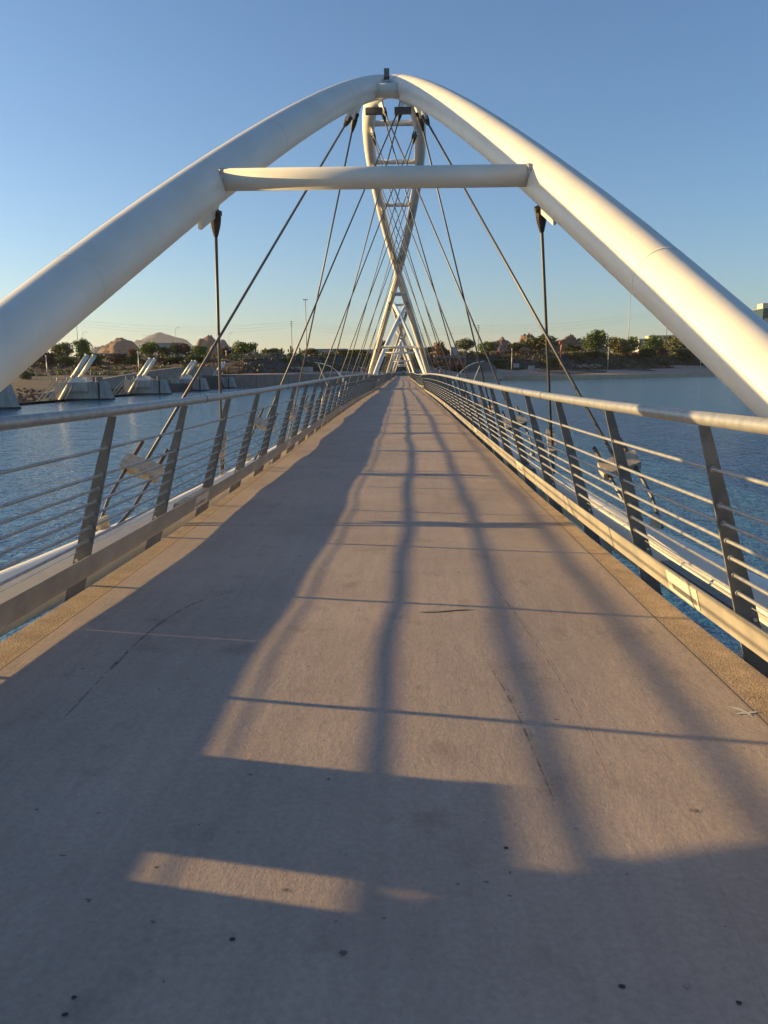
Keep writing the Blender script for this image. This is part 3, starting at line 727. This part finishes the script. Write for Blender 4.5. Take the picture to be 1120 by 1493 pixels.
PL = [  # px, ytop, width px, Y, kind, tree?, label
 (92, 501, 34, 330, 'olive', 1, 'wispy olive tree above the leftmost visible ram, against the sky'),
 (122, 493, 22, 335, 'bright', 1, 'tall narrow bright tree just behind the tops of the leftmost rams'),
 (97, 520, 24, 308, 'yellow', 0, 'yellow-green bush on the slope below the wispy olive tree'),
 (128, 512, 30, 318, 'green', 0, 'rounded green bush right behind the leftmost ram tops'),
 (37, 540, 18, 265, 'olive', 0, 'small lone bush on the brown slope at the far left'),
 (141, 518, 28, 305, 'yellow', 0, 'yellowish bush between the two leftmost dam piers'),
 (173, 514, 30, 312, 'brown', 0, 'bare brown thicket under the red butte on the left'),
 (196, 516, 22, 315, 'green', 0, 'green bush right of the bare brown thicket'),
 (219, 498, 32, 340, 'bright', 1, 'bright green tree in front of the grey mountain foot'),
 (242, 505, 22, 335, 'yellow', 1, 'yellow-green tree right of the bright green one below the mountain'),
 (258, 501, 20, 338, 'olive', 1, 'olive tree beside the left street light under the mountain'),
 (230, 521, 34, 318, 'brown', 0, 'dark scrubby thicket behind the second pair of rams'),
 (256, 520, 32, 322, 'dark', 0, 'dark bush behind the third ram pair'),
 (196, 508, 16, 350, 'rust', 0, 'small rusty orange tree below the red butte'),
 (272, 501, 22, 345, 'brown', 1, 'brown thin tree between mountain and middle red butte'),
 (293, 503, 28, 338, 'bright', 1, 'bright green tree left of the upright hanger cable'),
 (285, 518, 34, 322, 'green', 0, 'wide green bush beneath the bright tree left of the upright cable'),
 (327, 505, 24, 350, 'brown', 1, 'brown tree just right of the upright hanger cable'),
 (357, 498, 38, 345, 'bright', 1, 'large bright green tree standing alone right of the left buttes'),
 (388, 508, 16, 370, 'green', 0, 'small bush beside the first saguaro on the ridge'),
 (402, 508, 24, 365, 'olive', 1, 'olive tree on the ridge left of the power pole'),
 (454, 507, 30, 385, 'olive', 1, 'olive tree on the ridge between the two steep left cables'),
 (482, 515, 20, 385, 'yellow', 0, 'small yellow-green bush left of the big round hedge'),
 (501, 510, 32, 395, 'green', 0, 'left half of the big round green hedge before the grey warehouse'),
 (521, 509, 30, 398, 'bright', 0, 'right half of the big round green hedge left of the arch leg'),
 (556, 496, 22, 430, 'brown', 1, 'tall brownish tree hard left of the first arch leg'),
 (571, 507, 22, 430, 'green', 0, 'green bush seen inside the first arch legs on the left'),
 (603, 507, 24, 450, 'green', 0, 'green bush seen inside the first arch legs on the right'),
 (626, 506, 26, 455, 'green', 1, 'green tree right outside the right arch leg'),
 (643, 497, 28, 470, 'rust', 1, 'dull reddish tree left of the stone tower'),
 (679, 495, 32, 505, 'olive', 1, 'loose olive tree right of the stone tower'),
 (710, 497, 32, 510, 'green', 1, 'green tree left of the first right-hand butte'),
 (751, 500, 26, 530, 'olive', 1, 'thin olive tree between the first two right-hand buttes'),
 (730, 523, 30, 478, 'green', 0, 'green bush beside the street lamp on the right bank'),
 (786, 491, 56, 540, 'olive', 1, 'broad pale olive tree behind the upright right hanger cable'),
 (806, 521, 24, 512, 'yellow', 0, 'yellow-green bush at the foot of the orange totem pole'),
 (834, 502, 36, 552, 'dark', 0, 'dark green dome bush right of the orange totem pole'),
 (840, 511, 32, 535, 'olive', 0, 'pale olive bush below the dark dome bush'),
 (864, 511, 32, 538, 'green', 0, 'dense green dome bush left of the right bank lamp post'),
 (868, 480, 38, 565, 'green', 1, 'tallest green tree on the right bank against the sky'),
 (899, 493, 34, 585, 'olive', 1, 'olive tree right of the tallest green tree'),
 (919, 490, 26, 590, 'green', 1, 'green tree left of the white building on the right'),
 (906, 502, 34, 570, 'bright', 0, 'bright bush below the mast on the right bank'),
 (924, 513, 20, 560, 'brown', 0, 'dry brown bush on the right bank below the trees'),
 (938, 507, 32, 570, 'dark', 0, 'dark green bush between the two dry bushes on the right'),
 (951, 488, 34, 600, 'green', 1, 'round green tree in front of the cream building'),
 (962, 505, 26, 575, 'brown', 0, 'tall dry brown bush near the right arch tube'),
 (985, 488, 40, 605, 'olive', 1, 'large olive tree touching the right arch tube edge'),
 (967, 524, 20, 562, 'yellow', 0, 'low yellow bush at the bank foot near the right arch tube'),
 (1000, 508, 44, 590, 'dark', 0, 'dark bush mass partly behind the right arch tube'),
 (1030, 500, 50, 620, 'dark', 1, 'dark tree almost wholly behind the right arch tube'),
 (640, 527, 20, 435, 'rust', 0, 'low rusty bush in front of the shelter left end'),
 (668, 531, 22, 440, 'rust', 0, 'low rusty bush in front of the shelter right end'),
 (70, 512, 30, 350, 'brown', 0, 'brown bush at the left edge by the arch tube'),
]
for a in PL: plant('tree' if a[5] else 'bush', a[0], a[1], a[2], a[3], a[4], a[6], bool(a[5]))
# scrub covering the slopes
def scrub(name, n, fn, kind, sz):
    r = random.Random(n); mb = MB(); c = 0
    while c < n:
        x, Y = fn(r)
        if x is None: continue
        c += 1; z = ground(x, Y); s_ = sz*r.uniform(.5, 1.3)
        for _ in range(22):
            p = Vector((x+r.gauss(0, .45)*s_, Y+r.gauss(0, .45)*s_, z+abs(r.gauss(0, .42))*s_)); q = s_*r.uniform(.18, .36)
            t = Vector((r.gauss(0, 1), r.gauss(0, 1), r.gauss(0, 1))).normalized(); b = t.cross(Vector((r.gauss(0, 1), r.gauss(0, 1), r.gauss(0, 1)))).normalized()
            k = len(mb.v); mb.v += [tuple(p-t*q), tuple(p+b*q*.6), tuple(p+t*q), tuple(p-b*q*.6)]; mb.f.append((k, k+1, k+2, k+3))
    return tag(mb.build(name, LEAF[kind]), 'low %s desert scrub dotted over the far bank' % kind, 'scrub', kind='stuff')
def left_bank(r):
    x = r.uniform(-330, 10); Y = yshore(x)+r.uniform(16, 110); return (x, Y)
def right_bank(r):
    x = r.uniform(10, 330); Y = yshore(x)+r.uniform(66, 135); return (x, Y)
def foot(r):
    x = r.uniform(0, 330); return (x, yshore(x)+r.uniform(60, 74))
scrub('scrub', 1300, left_bank, 'brown', 1.5); scrub('scrub', 500, left_bank, 'green', 1.7); scrub('scrub', 300, left_bank, 'dark', 2.0)
scrub('scrub', 600, right_bank, 'dark', 1.9); scrub('scrub', 1100, right_bank, 'brown', 1.9); scrub('scrub', 500, right_bank, 'olive', 1.6)
scrub('scrub', 420, foot, 'rust', 1.1)
# riprap rocks by the dam
def rocks():
    r = random.Random(3); mb = MB()
    for _ in range(900):
        x, Y = r.uniform(-120, -76), r.uniform(95, 215); z = ground(x, Y); s_ = r.uniform(.15, .5)
        ps = [(x+(-s_ if i & 1 else s_)*r.uniform(.6, 1), Y+(-s_ if i & 2 else s_)*r.uniform(.6, 1), z+(0 if i & 4 else s_)*r.uniform(.6, 1.1)) for i in range(8)]
        mb.hexa([ps[7], ps[6], ps[4], ps[5], ps[3], ps[2], ps[0], ps[1]])
    tag(mb.build('riprap', ROCK), 'loose brown rocks on the dry river bed behind the dam', 'rocks', kind='stuff')
rocks()

# ------------------------------------------------------------------ poles, lamps, wires, cacti
def pole(name, px_, ytop, Y, r, m, label, cat, arm=None, group=None, lean=0, head=None):
    p = at(px_, 541, Y); zb = ground(p.x, p.y)-.3; zt = at(px_, ytop, Y).z; H = zt-zb
    root = tag(empty(name, (p.x, p.y, zb)), label, cat, group)
    MB().tube([(0, 0, 0), (lean*.5, 0, H*.5), (lean, 0, H)], [r, r*.85, r*.6], 8).build('pole', m, root, True)
    if arm == 'cross':
        for dz in (.4, 2.2, 4.2): MB().box(lean-1.5, lean+1.5, -.12, .12, H-dz-.12, H-dz+.12).build('cross_arm', m, root)
    if arm == 'lamp':
        a = MB().tube([(lean, 0, H), (lean+.9, 0, H+.5), (lean+2.2, 0, H+.55)], .09, 6).build('arm', m, root)
        MB().box(lean+1.9, lean+2.9, -.2, .2, H+.42, H+.6).build('lamp_head', m, root)
    if arm == 'twin':
        for s in (-1, 1):
            MB().tube([(lean, 0, H-.2), (lean+s*1.4, 0, H+.7), (lean+s*2.6, 0, H+.8)], .09, 6).build('arm', m, root)
            MB().box(lean+s*2.9-.5, lean+s*2.9+.5, -.2, .2, H+.68, H+.86).build('lamp_head', m, root)
    if arm == 'top': MB().tube([(lean, 0, H-.35), (lean, 0, H+.15), (lean, 0, H+.3)], [.28, .34, .12], 10).build('lamp_head', PLATE, root)
    if arm == 'mast':
        for s in (-1.3, 0, 1.3): MB().box(s-.5, s+.5, -.3, .3, H-.9, H-.2).build('floodlight', POLEM, root)
        MB().box(-2, 2, -.08, .08, H-.25, H-.1).build('bracket', POLEM, root)
    return root
G1 = 'pale lamp posts along the shore walks'
for px_, yt, Y, yb_, l in ((69, 519, 285, 0, 'pale lamp post at the far left behind the dam'), (203, 513, 300, 0, 'pale lamp post behind the second visible dam pier'), (331, 512, 330, 0, 'pale lamp post right of the upright left hanger cable'),
     (474, 513, 375, 0, 'pale lamp post left of the curved pier arm'), (746, 509, 470, 0, 'pale lamp post on the right bank beside a green bush'), (886, 507, 545, 0, 'pale lamp post on the right bank below the tall tree'), (1021, 512, 640, 0, 'pale lamp post hidden near the right arch tube')):
    pole('lamp_post', px_, yt, Y, .2, PLATE, l, 'lamp post', 'top', G1)
Gs = 'distant road lights'
for px_, yt, Y, ar, l in ((125, 485, 520, 'lamp', 'distant road light left of the red butte, by the tall narrow tree'), (259, 479, 520, 'lamp', 'tall distant road light in front of the grey mountain'), (336, 487, 560, 'lamp', 'distant road light right of the upright left cable'),
     (217, 490, 600, 'twin', 'twin arm road light before the left flank of the grey mountain'), (655, 487, 640, 'lamp', 'distant road light above the reddish tree right of the arch'), (716, 473, 640, None, 'thin tall mast left of the first right-hand butte')):
    pole('road_light', px_, yt, Y, .16, POLEM, l, 'road light', ar, Gs)
WP = [(-120, 452, 700), (117, 466, 700), (427, 468, 700), (697, 474, 700), (969, 448, 700), (1240, 440, 700)]
Gp = 'power poles of the line over the far bank'
wl = ['power pole beyond the left edge', 'power pole standing beside the left arch tube edge', 'power pole with cross arms between the steep left cables', 'power pole behind the trees right of the bridge', 'power pole at the lower edge of the right arch tube', 'power pole beyond the right edge']
poles = []
for (px_, yt, Y), l in zip(WP, wl): pole('power_pole', px_, yt, Y, .3, WOODP, l, 'power pole', 'cross', Gp)
for i, l in enumerate(('topmost power line wire over the far bank', 'middle power line wire over the far bank', 'lowest power line wire over the far bank')):
    mb = MB()
    for a, b in zip(WP, WP[1:]):
        A, B = at(*a), at(*b); A.z -= .4+i*2.6; B.z -= .4+i*2.6
        mb.tube([A.lerp(B, t/12)-Vector((0, 0, 5.5*4*(t/12)*(1-t/12))) for t in range(13)], .045, 4)
    tag(mb.build('power_line', POLEM), l, 'wire', 'power line wires')
pole('light_mast', 448, 436, 620, .45, POLEM, 'tallest light mast, between the two steep left cables', 'mast', 'mast')
pole('light_mast', 914, 420, 700, .35, POLEM, 'very tall thin mast above the right bank trees', 'mast', None)
def saguaro(px_, yt, Y, l):
    p = at(px_, 541, Y); zb = ground(p.x, p.y)-.2; H = at(px_, yt, Y).z-zb
    root = tag(empty('saguaro_cactus', (p.x, p.y, zb)), l, 'cactus', 'saguaros along the ridge')
    MB().tube([(0, 0, 0), (0, 0, H*.6), (0, 0, H*.95), (0, 0, H)], [.42, .45, .4, .15], 10).build('stem', LEAF['dark'], root, True)
    MB().tube([(0, 0, H*.45), (.9, 0, H*.5), (1.1, 0, H*.6), (1.1, 0, H*.8)], [.28, .28, .28, .15], 8).build('arm', LEAF['dark'], root, True)
for a in ((374, 506, 372, 'first saguaro from the left on the ridge, right of the big bright tree'), (388, 507, 372, 'second saguaro from the left, by a small bush'), (412, 507, 378, 'saguaro right of the ridge olive tree'), (425, 504, 380, 'tallest saguaro, just left of the power pole foot'), (438, 507, 384, 'saguaro between the power pole and the light mast')): saguaro(*a)

# ------------------------------------------------------------------ buildings
def building(px0, px1, yt, yb_, Y, m, label, win=True, dep=14, wm=GLASSB):
    a, b = at(px0, 541, Y), at(px1, 541, Y); zt = at((px0+px1)/2, yt, Y).z; zb = at((px0+px1)/2, yb_, Y).z; W = (b-a).length; c = (a+b)/2
    g_ = min(zb, ground(c.x, c.y))-1
    root = tag(empty('building', (c.x, c.y, g_)), label, 'building')
    MB().box(-W/2, W/2, 0, dep, 0, zt-g_-.5).build('wall', m, root); MB().box(-W/2-.4, W/2+.4, -.4, dep+.4, zt-g_-.5, zt-g_).build('roof', TOE, root)
    if win:
        n = max(2, int(W/7)); h = (zt-g_)
        for i in range(n):
            x = -W/2+W*(i+.5)/n
            MB().box(x-W/n*.3, x+W/n*.3, -.08, -.003, h*.58, h*.80).build('window', wm, root)
    return root
building(455, 506, 508.5, 524, 640, BLD, 'long low grey warehouse behind the hedge left of the arch')
building(506, 552, 509.5, 524, 690, BLD, 'grey flat building right behind the big round hedge')
building(62, 86, 515, 524, 420, BLD, 'small grey building at the far left beyond the slope')
building(360, 384, 515.5, 522, 700, BLD, 'low pale building between the big bright tree and the ridge cacti')
building(140, 180, 515, 524, 520, BLDP, 'low dark-windowed building below the red butte')
building(232, 262, 500, 515, 640, BLD, 'grey building with a long roof in front of the mountain')
building(930, 947, 494, 512, 780, BLD, 'white box building with a yellow sign on the right', wm=BLDC)
building(944, 980, 489, 512, 820, BLDC, 'cream building behind the round tree on the right')
building(1106, 1150, 449, 520, 900, GLASSB, 'dark green glass tower at the right edge above the arch tube', wm=BLDC, dep=30)
p = at(1128, 444, 905); tw = tag(empty('rooftop_plant_room', (p.x, p.y, at(1128, 449, 905).z)), 'cream rooftop box on the dark glass tower at the right edge', 'roof box'); MB().box(-12, 12, 0, 14, .02, 5).build('wall', BLDC, tw); MB().box(-12.3, 12.3, -.3, 14.3, 5, 5.4).build('roof', TOE, tw)
# shelter with stone tower
c = at(655, 536, 440); z0 = ground(c.x, c.y); sh = tag(empty('park_shelter', (c.x, c.y, z0-.3)), 'low pinkish park shelter with deep openings and a square stone tower', 'shelter')
zr = at(655, 521, 440).z-z0
MB().box(-8.5, 9.5, 0, 9, zr-.2, zr+1.5).build('roof', BLDP, sh)
for x in (-8.2, -4, .5, 5, 9): MB().box(x-.5, x+.5, 0.1, 1.1, -1.5, zr-.21).build('pillar', BLDP, sh)
MB().box(-8, 9.2, 6, 6.5, -1.5, zr-.21).build('back_wall', BLDP, sh)
zt_ = at(661, 505, 440).z-z0
MB().hexa([(.8, 2, zr+1.5), (4.6, 2, zr+1.5), (4.6, 5, zr+1.5), (.8, 5, zr+1.5), (1.2, 2.3, zt_), (3.9, 2.3, zt_), (3.9, 4.7, zt_), (1.2, 4.7, zt_)]).build('tower', BLD, sh)
# shade canopy mound right of the shelter, sign boards, totem
c = at(703, 532, 450); cn = tag(empty('grey_canopy', (c.x, c.y, ground(c.x, c.y)-.5)), 'dark grey domed canopy behind the tip of the right curved arm', 'canopy')
mb = MB(); n = 12
for j in range(5):
    for i in range(n+1): a = math.pi*i/n; mb.v.append((-math.cos(a)*8.5, j*2.2, math.sin(a)*5.2+1.2))
for j in range(4):
    for i in range(n): k = j*(n+1)+i; mb.f.append((k, k+1, k+n+2, k+n+1))
mb.f.append(tuple(range(n+1))); mb.build('canopy_shell', POST, cn)
for x in (-8.4, 8.4): MB().box(x-.15, x+.15, 0, .3, 0, 1.6).build('leg', POST, cn)
for px_, y0, y1, wd, l in ((753, 530, 536, 8, 'pale blank information board beside the right bank lamp'), (775, 533, 536, 9, 'long low pale board left of the upright right cable')):
    c = at(px_, y1, 470); z0 = ground(c.x, c.y); b_ = tag(empty('sign_board', (c.x, c.y, z0)), l, 'sign'); W = wd/FPX*470
    zz = at(px_, y0, 470).z-z0
    MB().box(-W/2, W/2, 0, .15, max(.3, zz-2.4), zz).build('panel', BLD, b_)
    for x in (-W*.4, W*.4): MB().box(x-.1, x+.1, .16, .3, 0, zz-.2).build('leg', POST, b_)
c = at(817, 539, 500); z0 = ground(c.x, c.y); zt_ = at(817, 497, 500).z-z0; tp = tag(empty('totem_pole', (c.x, c.y, z0)), 'orange-red steel totem sculpture with a curled top on the right bank', 'sculpture')
MB().tube([(0, 0, -.5), (0, 0, zt_*.45)], .35, 8).build('post', ORANGE, tp); MB().box(-.5, .5, -.1, .1, zt_*.62, zt_*.72).build('banner', BLUEM, tp)
MB().tube([(0, 0, zt_*.45), (0, 0, zt_*.62), (.2, 0, zt_*.8), (.9, 0, zt_*.93), (.1, 0, zt_), (-1.0, 0, zt_*.97), (-.9, 0, zt_*.88)], [.4, .4, .55, .7, .6, .5, .3], 8).build('figure', ORANGE, tp)
# fences on the left bank
def fence(p0, p1, n, label):
    a, b = Vector(p0), Vector(p1); root = tag(empty('wire_fence', (a.x, a.y, ground(a.x, a.y))), label, 'fence'); O = root.location
    tops = []
    for i in range(n+1):
        q = a.lerp(b, i/n); z = ground(q.x, q.y); MB().box(q.x-O.x-.09, q.x-O.x+.09, q.y-O.y-.09, q.y-O.y+.09, z-O.z-.3, z-O.z+2.0).build('fence_post', POLEM, root); tops.append(Vector((q.x, q.y, z))-O)
    for h in (.6, 1.9): MB().tube([t+Vector((0, 0, h)) for t in tops], .05, 4).build('fence_rail', POLEM, root)
fence((-175, 262), (-88, 268), 18, 'thin wire fence along the slope behind the leftmost rams')
fence((-70, 322), (-8, 370), 24, 'thin wire fence on the bank above the left lake wall')
# people at the end of the bridge
def person(px_, Y, pose, label, top, z0=None):
    p = at(px_, 545, Y); z = zdeck(Y) if z0 is None else z0
    root = tag(empty('person', (p.x, p.y, z)), label, 'person', 'people far down the bridge')
    V = [((0, 0, .95), .15), ((0, 0, 1.2), .15), ((0, 0, 1.42), .13), ((0, 0, 1.52), .06), ((0, .02, 1.60), .085), ((0, .02, 1.70), .085),
         ((.19, 0, 1.40), .06), ((.25, .03, 1.15), .048), ((.22, -.10, .92), .04), ((-.19, 0, 1.40), .06), ((-.25, -.03, 1.15), .048), ((-.22, .10, .92), .04),
         ((.1, .05, .9), .10), ((.11, .12*pose, .5), .07), ((.11, .20*pose, .08), .05), ((.11, .20*pose-.15, .04), .04), ((-.1, -.05, .9), .10), ((-.11, -.10*pose, .5), .07), ((-.11, -.22*pose, .08), .05), ((-.11, -.22*pose-.15, .04), .04)]
    E_ = [(0, 1), (1, 2), (2, 3), (3, 4), (4, 5), (2, 6), (6, 7), (7, 8), (2, 9), (9, 10), (10, 11), (0, 12), (12, 13), (13, 14), (14, 15), (0, 16), (16, 17), (17, 18), (18, 19)]
    me = bpy.data.meshes.new('body'); me.from_pydata([v for v, _ in V], E_, []); me.materials.append(top)
    o = ob('body', me, root); mo = o.modifiers.new('skin', 'SKIN'); me.skin_vertices.new() if not me.skin_vertices else None
    for i, (_, r_) in enumerate(V): me.skin_vertices[0].data[i].radius = (r_, r_)
    me.skin_vertices[0].data[0].use_root = True; o.modifiers.new('sub', 'SUBSURF').levels = 1
    MB().tube([(0, .02, 1.56), (0, .02, 1.64), (0, .03, 1.72), (0, .03, 1.77)], [.07, .10, .10, .03], 10).build('hair', SHIRT, root, True)
person(588.5, 262, 1, 'person in dark clothes walking near the far end of the bridge, left one', SHIRT)
person(594.5, 275, -1, 'person in dark clothes near the far end of the bridge, right one', BLUEM)

# ------------------------------------------------------------------ air
hz = MB().box(-21000, 21000, -3200, 24500, -12, 520).build('haze', DARK); hz.data.materials.clear()
hm = bpy.data.materials.new('haze_air'); hm.use_nodes = True; hn = hm.node_tree; hn.nodes.remove(hn.nodes['Principled BSDF'])
pv = hn.nodes.new('ShaderNodeVolumePrincipled'); pv.inputs['Color'].default_value = (.86, .90, 1, 1); pv.inputs['Density'].default_value = 3e-5; pv.inputs['Anisotropy'].default_value = .2
hn.links.new(pv.outputs[0], hn.nodes['Material Output'].inputs['Volume']); hz.data.materials.append(hm); tag(hz, kind='stuff')
